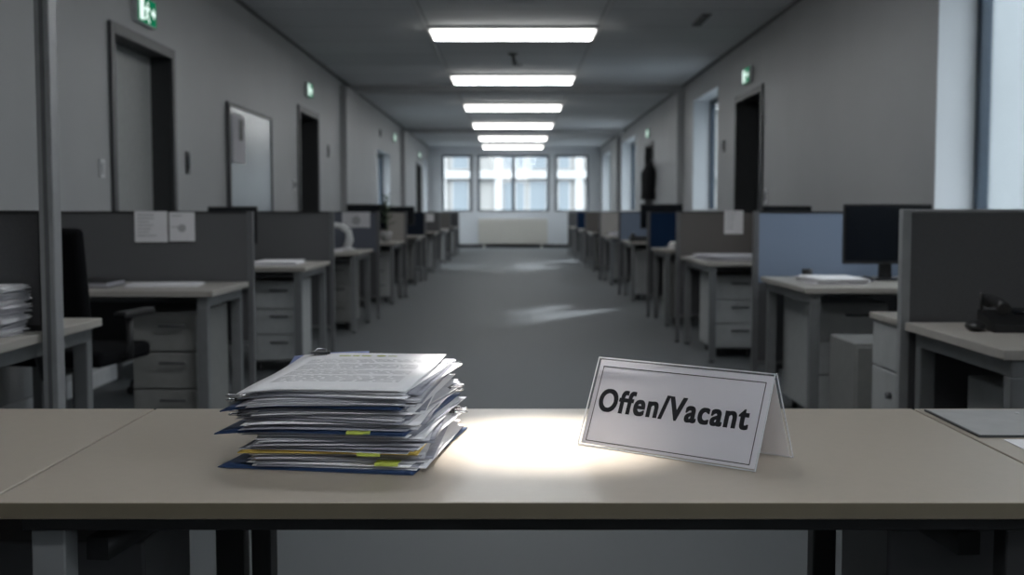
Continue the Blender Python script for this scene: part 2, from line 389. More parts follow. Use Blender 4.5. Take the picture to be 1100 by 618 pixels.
exit_sign('small lit exit sign above the farthest left door', 'L', 32.3, 2.62)
exit_sign('lit exit sign above the nearer right door', 'R', 13.45, 2.60)
exit_sign('lit exit sign above the farther right door with the dark coat', 'R', 23.2, 2.60)
wb = thing('whiteboard', 'framed whiteboard on the left wall between two doors', 'whiteboard', (XL, 11.6, .85), R(90))
bm = B(); W2 = .96
box(bm, -W2, W2, -.03, 0, 0, .03, .004); box(bm, -W2, W2, -.03, 0, 1.25, 1.28, .004); box(bm, -W2, -W2+.06, -.035, 0, .03, 1.25, .004); box(bm, W2-.02, W2, -.03, 0, .03, 1.25, .004)
obj('board_frame', bm, 'dframe', wb)
bm = B(); box(bm, -W2+.06, W2-.02, -.015, 0, .03, 1.25); obj('writing_surface', bm, 'board', wb)
bm = B(); box(bm, -.4, .4, -.09, -.03, .0, .015, .004); obj('pen_tray', bm, 'dframe', wb)
po = thing('wall_notice', 'pale notice with dark block pinned on the whiteboard', 'notice', (XL+.02, 11.05, 1.58), R(90))
bm = B(); box(bm, -.25, .25, -.004, 0, 0, .46); obj('sheet', bm, 'paper2', po)
bm = B(); box(bm, .0, .16, -.006, -.0042, .22, .42); obj('print_block', bm, 'ddark', po)
def plate(name, label, cat, side, y, z, wd, h, m, m2, grp=None):
    s = 1 if side == 'L' else -1; X = XL if side == 'L' else XR
    t = thing(name, label, cat, (X, y, z), R(90)*s, grp)
    bm = B(); box(bm, -wd/2, wd/2, -.012, 0, -h/2, h/2, .003); obj('plate', bm, m, t)
    bm = B(); box(bm, -wd*.3, wd*.3, -.02, -.0125, -h*.3, h*.3, .003); obj('button', bm, m2, t)
plate('light_switch', 'white light switch beside the nearest left door', 'switch', 'L', 7.40, 1.39, .09, .12, 'white', 'trim')
plate('card_reader', 'small black card reader on left wall past the nearest door', 'card reader', 'L', 9.36, 1.51, .09, .18, 'plast', 'screen')
plate('light_switch', 'pale switch plate just before the second left door', 'switch', 'L', 13.9, 1.44, .16, .12, 'white', 'dframe')
plate('wall_alarm', 'small dark alarm box on left wall before the first column', 'alarm', 'L', 16.5, 1.98, .14, .18, 'dframe', 'ddark')
plate('wall_alarm', 'small dark alarm box on right wall between door and window', 'alarm', 'R', 15.0, 1.97, .14, .16, 'dframe', 'ddark')
plate('light_switch', 'pale switch plate beside the nearer right door', 'switch', 'R', 12.45, 1.28, .10, .16, 'white', 'dframe')
plate('wall_speaker', 'small dark box high on left wall above the tall glazing', 'speaker', 'L', 23.0, 2.68, .28, .14, 'ddark', 'dframe')
ct = thing('coat', 'dark coat hanging on the right wall next to the far door', 'coat', (XR-.02, 22.2, 1.35))
bm = B(); tube(bm, [(-.07, 0, .72), (-.09, 0, .62), (-.11, 0, .5), (-.12, 0, .2), (-.12, 0, 0)], [.03, .10, .15, .13, .14], 14)
obj('coat_body', bm, 'coat', ct)
bm = B(); tube(bm, [(.02, 0, .74), (-.05, 0, .74), (-.07, 0, .77)], .012); obj('hook', bm, 'clip', ct)

# service pole near the left desk
spz = thing('service_pole', 'grey floor-to-ceiling service pole at the nearest left desk', 'pole', (-1.412, 3.50, 0))
bm = B(); box(bm, -.023, .023, -.03, .03, 0, ZC, .004); obj('pole_profile', bm, 'pframel', spz)
bm = B(); box(bm, -.006, .006, -.033, -.0301, .05, ZC-.05); obj('cable_cover', bm, 'pframe', spz)

# ------------------------------------------------------------------ furniture builders
def desk(label, x0, x1, y0, y1, side, topm='greytop', frame='steel', group='desks along the aisle', name='desk', th=.028, leg=.05):
    t = thing(name, label, 'desk', ((x0+x1)/2, (y0+y1)/2, 0), 0, group)
    a, b = (x1-x0)/2, (y1-y0)/2
    bm = B(); box(bm, -a, a, -b, b, .74-th, .74, .003); obj('tabletop', bm, topm, t)
    zt = .74-th
    for sx in (-1, 1):
        for sy in (-1, 1):
            bm = B(); cx, cy = sx*(a-.03-leg/2), sy*(b-.02-leg/2)
            box(bm, cx-leg/2, cx+leg/2, cy-leg/2, cy+leg/2, 0.012, zt-.05, .004); lg = obj('leg', bm, frame, t)
            bm = B(); lathe(bm, [(.02, 0), (.02, .012)], 12, (cx, cy, 0)); obj('foot', bm, 'plast', lg)
        bm = B(); cx = sx*(a-.03-leg/2)
        box(bm, cx-leg/2, cx+leg/2, -b+.02, b-.02, zt-.05, zt, .004); obj('side_rail', bm, frame, t)
    bm = B(); box(bm, -a+.03+leg, a-.03-leg, -.03, .03, zt-.05, zt, .004); obj('cross_rail', bm, frame, t)
    return t
def pedestal(label, cx, cy, wd, dp, h, face='-Y', nd=3, m='ped', group='drawer units under the desks', lab2='pedestal'):
    rz = {'-Y': 0, '-X': R(-90), '+X': R(90), '+Y': R(180)}[face]
    t = thing('drawer_unit', label, 'drawer unit', (cx, cy, 0), rz, group)
    z0 = .07
    bm = B(); box(bm, -wd/2, wd/2, -dp/2+.02, dp/2, z0, h, .005); obj('body', bm, m, t)
    hh = (h-z0-.02)/nd
    for k in range(nd):
        za = z0+.01+k*hh
        bm = B(); box(bm, -wd/2+.006, wd/2-.006, -dp/2, -dp/2+.019, za+.004, za+hh-.004, .004); d = obj('drawer', bm, m, t)
        bm = B(); zz = za+hh*.72; q = wd*.18
        tube(bm, [(wd*.12-q, -dp/2, zz), (wd*.12-q, -dp/2-.022, zz), (wd*.12+q, -dp/2-.022, zz), (wd*.12+q, -dp/2, zz)], .006, 8); obj('handle', bm, 'dframe', d)
    for sx in (-1, 1):
        for sy in (-1, 1):
            bm = B(); cx_, cy_ = sx*(wd/2-.05), sy*(dp/2-.07)
            tube(bm, [(cx_-.012, cy_, .027), (cx_+.012, cy_, .027)], .027, 14); box(bm, cx_-.016, cx_+.016, cy_-.02, cy_+.02, .045, z0, .003); obj('castor', bm, 'plast', t)
    return t
def partition(label, x0, x1, y, m, top=1.115, bottom=.30, post='right', feet=True, frame='pframe', th=.036, group='desk partitions along the aisle'):
    t = thing('partition', label, 'partition', ((x0+x1)/2, y, 0), 0, group)
    a = (x1-x0)/2; pw = .032
    bm = B(); zs = .70 if bottom < .6 else bottom+.02
    box(bm, -a+pw, a-pw, -th/2+.004, th/2-.004, zs, top-.012, .002); obj('panel', bm, m, t)
    if bottom < .6:
        bm = B(); box(bm, -a+pw, a-pw, -th/2+.006, th/2-.006, bottom+.02, zs-.002, .002); obj('lower_panel', bm, 'fabd', t)
    bm = B(); box(bm, -a+pw, a-pw, -th/2, th/2, top-.012, top, .003); obj('top_rail', bm, 'black' if frame == 'pframe' else frame, t)
    bm = B(); box(bm, -a+pw, a-pw, -th/2, th/2, bottom, bottom+.02, .003); obj('bottom_rail', bm, frame, t)
    for sx in (-1, 1):
        bm = B(); c = sx*(a-pw/2); box(bm, c-pw/2, c+pw/2, -th/2, th/2, .012 if feet else bottom, top, .003); p = obj('post', bm, frame, t)
        if feet:
            bm = B(); lathe(bm, [(.022, 0), (.022, .012)], 12, (c, 0, 0)); obj('foot', bm, 'plast', p)
    return t
def chair(label, x, y, rz, zs=.46, back=1.06):
    t = thing('office_chair', label, 'office chair', (x, y, 0), rz, 'black office chairs')     # faces -Y locally, backrest at +Y
    bm = B(); box(bm, -.24, .24, -.23, .23, zs, zs+.07, .025, 3); obj('seat', bm, 'chair', t)
    bm = B(); mt = Matrix.Translation((0, .27, zs+.13)) @ Matrix.Rotation(R(-8), 4, 'X')
    box(bm, -.22, .22, -.03, .03, 0, back-zs-.14, .025, 3, mt); obj('backrest', bm, 'chair', t)
    bm = B(); tube(bm, [(0, .05, zs-.03), (0, .26, zs-.03), (0, .29, zs+.05), (0, .31, zs+.30)], .022); obj('back_bracket', bm, 'plast', t)
    bm = B(); lathe(bm, [(.03, .10), (.03, .25), (.02, .25), (.02, zs)], 14); obj('gas_column', bm, 'plast', t)
    for k in range(5):
        an = 2*math.pi*k/5+.3; c, s = math.cos(an), math.sin(an)
        bm = B(); tube(bm, [(0, 0, .115), (.15*c, .15*s, .10), (.29*c, .29*s, .075)], [.03, .024, .016], 8); lg = obj('base_arm', bm, 'plast', t)
        bm = B(); tube(bm, [(.29*c-.02*s, .29*s+.02*c, .028), (.29*c+.02*s, .29*s-.02*c, .028)], .028, 14); tube(bm, [(.29*c, .29*s, .03), (.29*c, .29*s, .075)], .01, 8); obj('castor', bm, 'plast', lg)
    for sx in (-1, 1):
        bm = B(); tube(bm, [(sx*.22, .05, zs+.01), (sx*.275, .05, zs+.03), (sx*.275, .05, zs+.2)], .015, 8); box(bm, sx*.275-.03, sx*.275+.03, -.14, .14, zs+.2, zs+.23, .01); obj('armrest', bm, 'plast', t)
    return t
def monitor(label, x, y, z, rz, wd=.50, h=.30, lift=.11, m='plast'):
    t = thing('monitor', label, 'monitor', (x, y, z), rz, 'black desk monitors')          # screen faces -Y
    bm = B(); box(bm, -wd/2, wd/2, -.012, .02, lift, lift+h, .006); obj('casing', bm, m, t)
    bm = B(); box(bm, -wd/2+.012, wd/2-.012, -.0145, -.0125, lift+.018, lift+h-.012); obj('screen', bm, 'screen', t)
    bm = B(); prism(bm, [(-.035, .012), (.035, .012), (.028, lift+h*.5), (-.028, lift+h*.5)], .021, .045); obj('stand_neck', bm, m, t)
    bm = B(); box(bm, -.12, .12, -.07, .10, 0, .012, .005); obj('stand_base', bm, m, t)
    return t
def sheets(name, label, x, y, z, wd, d, n, rz=0, dz=.0022, m='paper', cat='papers', group=None, jit=.012):
    o = B()
    for k in range(n):
        mt = Matrix.Translation((rnd.uniform(-jit, jit), rnd.uniform(-jit, jit), 0)) @ Matrix.Rotation(rnd.uniform(-.06, .06), 4, 'Z')
        box(o, -wd/2, wd/2, -d/2, d/2, k*dz, k*dz+dz*.8, 0, 2, mt)
    q = obj(name, o, m); q.location = (x, y, z); q.rotation_euler = (0, 0, rz)
    return tag(q, label, cat, group)
def notice(label, x, y, z, wd, h, rows=6, emblem=False, m='paper', big=False):
    t = thing('notice', label, 'notice', (x, y, z), 0, 'notices pinned on the partitions')
    bm = B(); box(bm, -wd/2, wd/2, -.0035, 0, 0, h); obj('sheet', bm, m, t)
    bm = B()
    for k in range(rows):
        zz = h*(.88-.13*k*6/rows); l = rnd.uniform(.45, .8)
        box(bm, -wd*.42, -wd*.42+wd*.8*l, -.0045, -.0036, zz-h*.018, zz+h*.018)
    if emblem:
        lathe_b = [(wd*.16*math.cos(q*.3927), h*.45+wd*.16*math.sin(q*.3927)) for q in range(16)]
        prism(bm, lathe_b, -.0047, -.0036)
    obj('print', bm, 'print', t); return t

# ------------------------------------------------------------------ left side bays
EL = -1.41; WL = XL+.02
ORD = ['nearest', 'second', 'third', 'fourth', 'fifth', 'sixth', 'seventh', 'eighth', 'ninth']
def side(s): return 'left' if s == 'L' else 'right'
# nearest left desk
desk('nearest left desk, cut by the left edge, grey top on steel legs', -2.6, -1.44, 2.45, 4.00, 'L')
partition('dark grey screen standing across the nearest left desk by the pole', -2.6, -1.437, 3.56, 'fabd', 1.115, .7405, feet=False, frame='black')
for k in range(7):
    sheets('paper_pile', 'loose paper bundle in the pile at the left edge, %s' % ('lowest', 'second from bottom', 'third from bottom', 'middle one', 'third from top', 'second from top', 'topmost')[k],
           -1.675+rnd.uniform(-.008, .008), 3.425, .7405+k*.0215, .35, .19, 9, rnd.uniform(-.06, .06), .0022, 'paper2' if k % 2 else 'paper', 'papers', 'papers on the nearest left desk')
LB = [  # y0, y1, panel y, x edge, panel material
    (5.36, 6.10, 6.14, -1.41, 'fab'), (7.65, 8.70, 8.78, -1.39, 'fab'), (10.45, 11.55, 11.95, -1.41, 'blueg'),
    (13.8, 14.9, 15.0, -1.41, 'beige'), (17.35, 18.5, 18.62, -1.43, 'ink'), (21.1, 22.1, 22.2, -1.42, 'fab'), (24.6, 25.7, 25.8, -1.42, 'fabb'), (28.5, 29.7, 29.8, -1.42, 'fabd')]
Ldesc = ['with flat papers and open drawers beside', 'with white box and papers on it', 'with white curved lamp on it', 'with small potted plant on it', 'in front of the blue-black screen', 'before a grey screen', 'before a brown-grey screen', 'last before the far window']
Ldesc[0] = 'with flat papers and a black chair before it'
PC = {'fab': 'grey', 'blueg': 'blue-grey', 'blue': 'blue-grey', 'beige': 'beige', 'ink': 'blue-black', 'fabb': 'brown-grey', 'fabd': 'dark grey', 'navyp': 'navy'}
for i, (y0, y1, py, xe, pm) in enumerate(LB):
    desk('%s left desk from the front, %s' % (ORD[i+1], Ldesc[i]), -2.58, xe, y0, y1, 'L')
    partition('%s partition behind the %s desk from the front on the left' % (PC[pm], ORD[i+1]), -2.60 if i != 0 else -2.45, xe+.02, py, pm, 1.115, .40 if i == 0 else .22)
    pedestal('drawer unit under the %s desk from the front on the left' % ORD[i+1], xe-.08-(.30 if i == 0 else .32)/2-.03, (y0+y1)/2+.02, .32, .58, .63, '-Y', 3, 'ped' if i % 2 == 0 else 'pedl')
# L3 has a second panel seen left of it
partition('narrow dark grey partition between the second and third left desks', -2.45, -1.86, 8.70-1.75, 'fabd', 1.115, .25) if False else None
chair('black office chair with tall back before the second left desk', -1.91, 4.98, R(172), .46, 1.06)
chair('black office chair before the third left desk', -2.05, 7.02, R(180), .46, .98)
chair('black office chair at the fifth left desk', -1.95, 13.15, R(180), .46, .95)
sheets('paper_sheet', 'flat white papers on the second left desk', -1.75, 5.75, .7405, .34, .24, 4, .1, .003, 'paper', 'papers')
fl = thing('ring_binder', 'black ring binder lying at the back of the second left desk', 'binder', (-2.12, 5.72, .7405), .05)
bm = B(); box(bm, -.14, .14, -.16, .16, 0, .004, .001); box(bm, -.14, .14, -.16, .16, .026, .03, .001); box(bm, -.145, -.14, -.16, .16, 0, .03, .001); obj('cover', bm, 'plast', fl)
bm = B(); box(bm, -.13, .13, -.15, .15, .0045, .0255); obj('pages', bm, 'paper2', fl)
sheets('paper_sheet', 'flat white papers on the third left desk', -1.66, 8.1, .7405, .30, .42, 7, .05, .004, 'paper', 'papers')
bx_ = thing('paper_tray', 'white tray with tilted sheets on the third left desk', 'tray', (-2.03, 7.9, .7405), .2)
bm = B(); box(bm, -.12, .12, -.16, .16, 0, .006); box(bm, -.12, -.114, -.16, .16, .006, .06); box(bm, .114, .12, -.16, .16, .006, .06); box(bm, -.114, .114, .154, .16, .006, .06); obj('tray_body', bm, 'white', bx_)
bm = B(); box(bm, -.10, .10, -.15, .15, .0, .006, 0, 2, Matrix.Translation((0, -.01, .045)) @ Matrix.Rotation(R(14), 4, 'X')); obj('sheet', bm, 'paper', bx_)
lm = thing('desk_lamp', 'white curved desk lamp on the fourth left desk', 'lamp', (-1.62, 11.15, .7405))
bm = B(); lathe(bm, [(.09, 0), (.09, .015), (.03, .03)]); obj('lamp_base', bm, 'white', lm)
bm = B(); tube(bm, [(0, 0, .02), (.03, 0, .10), (.02, 0, .18), (-.05, 0, .235), (-.14, 0, .25)], [.04, .04, .035, .03, .025], 12); obj('lamp_arm', bm, 'white', lm)
bm = B(); tube(bm, [(-.12, 0, .25), (-.2, 0, .245), (-.30, 0, .235)], [.03, .035, .03], 12); obj('lamp_shade', bm, 'white', lm)
sheets('paper_sheet', 'papers at the front of the fourth left desk', -1.75, 10.75, .7405, .30, .3, 5, .1, .004, 'paper', 'papers')
pl = thing('potted_plant', 'small potted plant on the fifth left desk', 'plant', (-1.58, 14.3, .7405))
bm = B(); lathe(bm, [(.055, 0), (.075, .13), (.065, .13), (.06, .11)]); obj('pot', bm, 'pot', pl)
bm = B(); tube(bm, [(0, 0, .10), (.01, 0, .30), (0, .01, .52)], .008, 6); obj('stem', bm, 'leaf', pl)
bm = B()
for k in range(22):
    an = k*2.4; z = .2+.017*k; l = .14-.003*k
    p0 = Vector((0, 0, z)); p1 = Vector((l*math.cos(an), l*math.sin(an), z+.05)); n = (p1-p0).cross(Vector((0, 0, 1))).normalized()*.025
    m_ = (p0+p1)/2+Vector((0, 0, .015)); vs = [bm.verts.new(q) for q in (p0, m_-n, p1, m_+n)]; bm.faces.new(vs)
lf = obj('leaves', bm, 'leaf', pl)
notice('white notice with lines of text on the second left partition', -1.93, 6.118, .95, .175, .165, 7)
notice('white notice with round grey emblem on the second left partition', -1.765, 6.118, .955, .135, .155, 2, True)
notice('white notice on the blue-grey fourth left partition', -1.63, 11.928, .95, .29, .16, 3, True)
notice('pale notice on the grey seventh left partition', -1.66, 22.178, .93, .26, .15, 3)
monitor('black monitor on the third left desk, peeking over the second partition', -2.04, 8.35, .7405, 0, .36, .27, .14)
monitor('black monitor on the fifth left desk, peeking over the fourth partition', -1.85, 14.55, .7405, 0, .52, .32, .15)
monitor('black monitor on the sixth left desk, peeking over its neighbour', -1.80, 18.1, .7405, 0, .5, .3, .16)

# ------------------------------------------------------------------ right side bays
WR = XR-.02
desk('nearest right desk, cut by the right edge, with black phone on it', 1.32, 2.55, 3.06, 3.84, 'R')
partition('dark grey partition with pale post behind the nearest right desk', 1.31, 2.62, 3.875, 'fab', 1.12, .25, frame='pframel')
pedestal('drawer unit under the nearest right desk', 1.66, 3.42, .36, .56, .58, '-Y', 2, 'pedl')
cb = thing('side_cabinet', 'pale low cabinet with drawer and door just beyond the nearest right partition', 'cabinet', (1.62, 4.09, 0), R(-90))
bm = B(); box(bm, -.16, .16, -.26, .28, .02, .715, .004); obj('body', bm, 'pedl', cb)
bm = B(); box(bm, -.17, .17, -.29, .29, .716, .74, .004); obj('cabinet_top', bm, 'greytop', cb)
bm = B(); box(bm, -.155, .155, -.279, -.261, .55, .705, .003); d_ = obj('drawer', bm, 'pedl', cb)
bm = B(); box(bm, -.155, .155, -.279, -.261, .03, .542, .003); d2 = obj('door', bm, 'pedl', cb)
bm = B(); tube(bm, [(.06, -.279, .46), (.06, -.297, .46)], .012, 10); obj('knob', bm, 'dframe', d2)
RB = [
    (5.58, 6.60, 6.68, 1.43, 'blue'), (8.40, 9.68, 9.76, 1.42, 'fabb'), (11.1, 12.05, 12.14, 1.45, 'navyp'), (14.3, 15.35, 15.45, 1.45, 'blue'),
    (17.4, 18.75, 18.9, 1.45, 'beige'), (21.3, 22.5, 22.6, 1.45, 'fabb'), (24.6, 25.75, 25.85, 1.45, 'navyp'), (28.3, 29.5, 29.6, 1.45, 'fab')]
Rdesc = ['with monitor and white papers', 'with crumpled papers on top', 'before the navy screen with paper pile', 'before a blue-grey screen', 'before the beige screen', 'before a brown-grey screen', 'before a small navy screen', 'last before the far window']
for i, (y0, y1, py, xe, pm) in enumerate(RB):
    desk('%s right desk from the front, %s' % (ORD[i+1], Rdesc[i]), xe, 2.66, y0, y1, 'R')
    partition('%s partition behind the %s desk from the front on the right' % (PC[pm], ORD[i+1]), xe-.03, 2.68, py, pm, 1.115, .22)
    if i == 0: pedestal('pale drawer unit under the back of the monitor desk', xe+.12+.2, 6.22, .40, .62, .64, '-Y', 3, 'pedl')
    else: pedestal('drawer unit under the %s desk from the front on the right' % ORD[i+1], xe+.10+.17, (y0+y1)/2-.05, .34, .60, .63, '-Y', 3, 'pedl' if i in (1, 3) else 'ped')
pedestal('low grey drawer unit standing in front of the monitor desk', 1.71, 5.22, .40, .42, .53, '-Y', 1, 'ped')
chair('black office chair at the third right desk', 2.05, 7.8, R(180), .46, .95)
chair('black office chair at the fourth right desk', 2.05, 10.5, R(180), .46, .95)
monitor('large black monitor on the second right desk beside white papers', 2.03, 6.22, .7405, R(-4), .47, .325, .088)
monitor('black monitor on the third right desk, peeking over the blue-grey partition', 2.22, 9.3, .7405, 0, .40, .28, .14)
monitor('black monitor on the fifth right desk, peeking over the navy partition', 1.93, 14.9, .7405, 0, .55, .32, .155)
sheets('paper_pile', 'white paper pile on the monitor desk', 1.68, 6.02, .7405, .26, .40, 10, .03, .003, 'paper', 'papers')
sheets('paper_pile', 'crumpled white papers on the third right desk', 1.72, 9.0, .7405, .46, .60, 9, .1, .004, 'paper2', 'papers', None, .05)
sheets('paper_pile', 'white paper pile on the desk before the navy screen', 1.78, 11.5, .7405, .36, .40, 14, .05, .005, 'paper', 'papers')
sheets('paper_pile', 'pale papers on the desk before the beige screen', 1.75, 18.0, .7405, .4, .5, 10, .1, .006, 'paper2', 'papers', None, .03)
def mouse(label, x, y, rz):
    t = thing('computer_mouse', label, 'mouse', (x, y, .7405), rz)
    bm = B(); bmesh.ops.create_uvsphere(bm, u_segments=16, v_segments=10, radius=1)
    bmesh.ops.scale(bm, vec=(.033, .055, .016), verts=bm.verts); bmesh.ops.translate(bm, vec=(0, 0, .0162), verts=bm.verts)
    for f in bm.faces: f.smooth = True
    obj('mouse_shell', bm, 'plast', t)
    bm = B(); tube(bm, [(-.004, .03, .028), (.004, .03, .028)], .008, 10); obj('scroll_wheel', bm, 'dframe', t)
mouse('black mouse beside the large monitor', 1.87, 6.03, .2)
mouse('black mouse beside the phone on the nearest right desk', 1.445, 3.56, -.3)
ph = thing('desk_phone', 'black desk phone with aerial on the nearest right desk', 'phone', (1.60, 3.58, .7405), R(-8))
bm = B(); prism(bm, [(-.10, 0), (.10, 0), (.10, .055), (-.10, .025)], -.11, .11, 'X'); obj('phone_base', bm, 'plast', ph)
bm = B(); tube(bm, [(-.08, -.09, .07), (-.08, -.06, .085), (-.08, .05, .092), (-.08, .09, .085)], [.022, .017, .017, .024], 10); obj('handset', bm, 'plast', ph)
bm = B(); box(bm, -.02, .09, .02, .07, .0, .012, .003, 2, Matrix.Translation((0, 0, .043)) @ Matrix.Rotation(R(8.5), 4, 'X')); obj('display', bm, 'screen', ph)
bm = B(); tube(bm, [(-.105, .08, .03), (-.105, .08, .11)], .005, 8); obj('aerial', bm, 'plast', ph)
pe = thing('pen_cup', 'small dark pen cup on the monitor desk by the partition', 'cup', (1.66, 6.45, .7405))
bm = B(); lathe(bm, [(.028, 0), (.03, .05), (.027, .05), (.025, .01)], 14); obj('cup', bm, 'plast', pe)
notice('white notice on the brown-grey third right partition', 1.875, 9.738, .925, .16, .20, 6)
cal = thing('desk_phone', 'small dark phone on the fifth right desk', 'phone', (1.60, 14.6, .7405))
bm = B(); prism(bm, [(-.10, 0), (.10, 0), (.10, .06), (-.10, .025)], -.11, .11, 'X'); obj('phone_base', bm, 'plast', cal)
bm = B(); tube(bm, [(-.07, -.09, .075), (-.07, 0, .09), (-.07, .09, .075)], .02, 8); obj('handset', bm, 'plast', cal)

# ------------------------------------------------------------------ front desks
FY0, FY1 = 1.441, 2.14
def front_desk(label, x0, x1, legs):
    t = thing('front_desk', label, 'desk', ((x0+x1)/2, (FY0+FY1)/2, 0), 0, 'row of front desks')
    a, b = (x1-x0)/2, (FY1-FY0)/2; cx, cy = t.location.x, t.location.y
    bm = B(); box(bm, -a, a, -b, b, .7175, .74, .0018); tt = obj('tabletop', bm, 'top', t)
    bm = B(); box(bm, -a+.002, a-.002, -b-.0012, -b-.0001, .7185, .739, .0003, 1); obj('edge_band', bm, 'topedge', tt)
    bm = B(); box(bm, -a+.03, a-.03, -b+.03, -b+.07, .695, .717, .002); obj('front_rail', bm, 'black', t)
    bm = B(); box(bm, -a+.03, a-.03, b-.07, b-.03, .695, .717, .002); obj('rear_rail', bm, 'black', t)
    for (lx, ly, wd, m) in legs:
        bm = B(); lx -= cx; ly -= cy
        box(bm, lx-wd/2, lx+wd/2, ly-wd/2, ly+wd/2, .01, .694, .003); lg = obj('leg', bm, m, t)
        bm = B(); box(bm, lx-wd/2-.01, lx+wd/2+.01, ly-wd/2-.01, ly+wd/2+.01, 0, .0095, .002); obj('foot', bm, 'plast', lg)
    return t
fd = front_desk('long beige front desk carrying paper stack and sign', -.672, .752, [(-.610, 1.50, .045, 'steel'), (-.513, 2.06, .05, 'black'), (.565, 2.06, .042, 'black'), (.668, 1.50, .04, 'black')])
# side rails between front and rear legs, and a cable riser at the left rear
for (ax, bx2, z) in ((-.565, -.50, .665), (.62, .575, .672)):
    bm = B(); cx, cy = fd.location.x, fd.location.y
    tube(bm, [(ax-cx, 1.53-cy, z-.012), (bx2-cx, 2.03-cy, z-.012)], .022, 4); obj('side_rail', bm, 'black', fd)
bm = B(); box(bm, -.472-fd.location.x, -.437-fd.location.x, 2.03-fd.location.y, 2.09-fd.location.y, 0, .694, .003); obj('cable_riser', bm, 'black', fd)
front_desk('beige desk joined to the left end of the front desk', -2.06, -.676, [(-.75, 1.50, .045, 'steel'), (-.75, 2.06, .045, 'black'), (-2.0, 1.5, .045, 'black'), (-2.0, 2.06, .045, 'black')])
front_desk('beige desk joined to the right end of the front desk', .756, 2.15, [(.83, 1.50, .045, 'black'), (.83, 2.06, .045, 'black'), (2.09, 1.5, .045, 'black'), (2.09, 2.06, .045, 'black')])
pedestal('dark drawer unit under the left end of the front desks', -.73, 1.81, .36, .26, .62, '+Y', 3, 'dped')
pedestal('dark drawer unit under the right end of the front desks', .76, 1.81, .40, .26, .64, '+Y', 3, 'dped')
dm = thing('desk_mat', 'flat grey desk mat with dark rim on the right front desk', 'desk mat', (.90, 1.98, .7405))
bm = B(); box(bm, -.13, .5, -.115, .13, 0, .003, .001); obj('mat_sheet', bm, 'mata', dm)
bm = B(); box(bm, -.135, .505, -.12, -.1155, 0, .0035); box(bm, -.135, -.1305, -.1155, .13, 0, .0035); obj('mat_rim', bm, 'ddark', dm)
bm = B()
bm.free()
for q in ((.0, -.03), (.02, .09)):
    bm = B(); lathe(bm, [(.004, .0032), (.004, .0045)], 10, (q[0], q[1], 0)); obj('rivet', bm, 'white', dm)
sheets('paper_sheet', 'white sheet on the right front desk below the mat', .93, 1.77, .7405, .28, .15, 1, .02, .001, 'paper', 'papers')

# ------------------------------------------------------------------ the paper stack
SC = Vector((-.255, 1.79, .7405)); SRZ = R(-6)
def warp(x, y, h):
    """shared sag of the stack: grows with height h, so layers never cross"""
    k = h/.122
    z = -.010*k*max(0, (-x-.04)/.1)**2*(1-.5/(1+math.exp(-(y-.05)/.04)))          # left side droops
    z += .006*k*max(0, (y+.02)/.18)**2 - .004*k*max(0, (-y-.05)/.13)**2
    z += .0018*k*math.sin(9*x+1.3)*math.cos(7*y)
    return z
def sheet(bm, wd, d, z, th, mt, flare=0, nx=10, ny=12):
    t = bmesh.new(); g = []
    for lay in (0, 1):
        rows = []
        for j in range(ny+1):
            r = []
            for i in range(nx+1):
                x, y = -wd/2+wd*i/nx, -d/2+d*j/ny
                p = mt @ Vector((x, y, 0)); zz = z+lay*th+warp(p.x, p.y, z)
                r.append(t.verts.new((p.x, p.y, max(zz, .0004+lay*.0002))))
            rows.append(r)
        g.append(rows)
    for j in range(ny):
        for i in range(nx):
            a = g[1]; t.faces.new((a[j][i], a[j][i+1], a[j+1][i+1], a[j+1][i])).smooth = True
            a = g[0]; t.faces.new((a[j][i], a[j+1][i], a[j+1][i+1], a[j][i+1])).smooth = True
    def edge(l):
        for (a, b), (c, d_) in zip(l, l[1:]): t.faces.new((a, c, d_, b))
    edge([(g[0][0][i], g[1][0][i]) for i in range(nx+1)]); edge([(g[0][ny][i], g[1][ny][i]) for i in range(nx, -1, -1)])
    edge([(g[0][j][nx], g[1][j][nx]) for j in range(ny+1)]); edge([(g[0][j][0], g[1][j][0]) for j in range(ny, -1, -1)])
    bmesh.ops.recalc_face_normals(t, faces=t.faces); merge(bm, t)
def T(x, y, a): return Matrix.Translation((x, y, 0)) @ Matrix.Rotation(R(a), 4, 'Z')
def stack_thing(name, label, cat):
    return thing(name, label, cat, SC, SRZ, 'papers and folders in the tall stack')
def wire_clip(t, x, y, z, a):
    mt = Matrix.Translation((x, y, z+warp(x-.000*math.cos(R(a)), y-.000*math.sin(R(a)), z))) @ Matrix.Rotation(R(a), 4, 'Z')
    bm = B(); prism(bm, [(-.009, -.003), (.009, -.0016), (.009, .0016), (-.009, .003)], -.016, .016, 'Y', mt); c = obj('binder_clip', bm, 'clipb', t)
    bm = B()
    for s in (-1, 1):
        tube(bm, [(.008, -.010, s*.003), (-.010, -.009, s*.0028), (-.024, -.007, s*.0032), (-.028, 0, s*.0032), (-.024, .007, s*.0032), (-.010, .009, s*.0028), (.008, .010, s*.003)], .0011, 6, mt)
    obj('clip_wire', bm, 'clip', c)
def tab(t, x, y, z, a):
    mt = Matrix.Translation((x, y, z+warp(x, y, z))) @ Matrix.Rotation(R(a), 4, 'Z')
    bm = B(); box(bm, -.017, .017, -.018, .012, 0, .0006, 0, 2, mt); box(bm, -.017, .017, -.019, -.018, -.0036, .0006, 0, 2, mt); obj('sticky_tab', bm, 'tab', t)
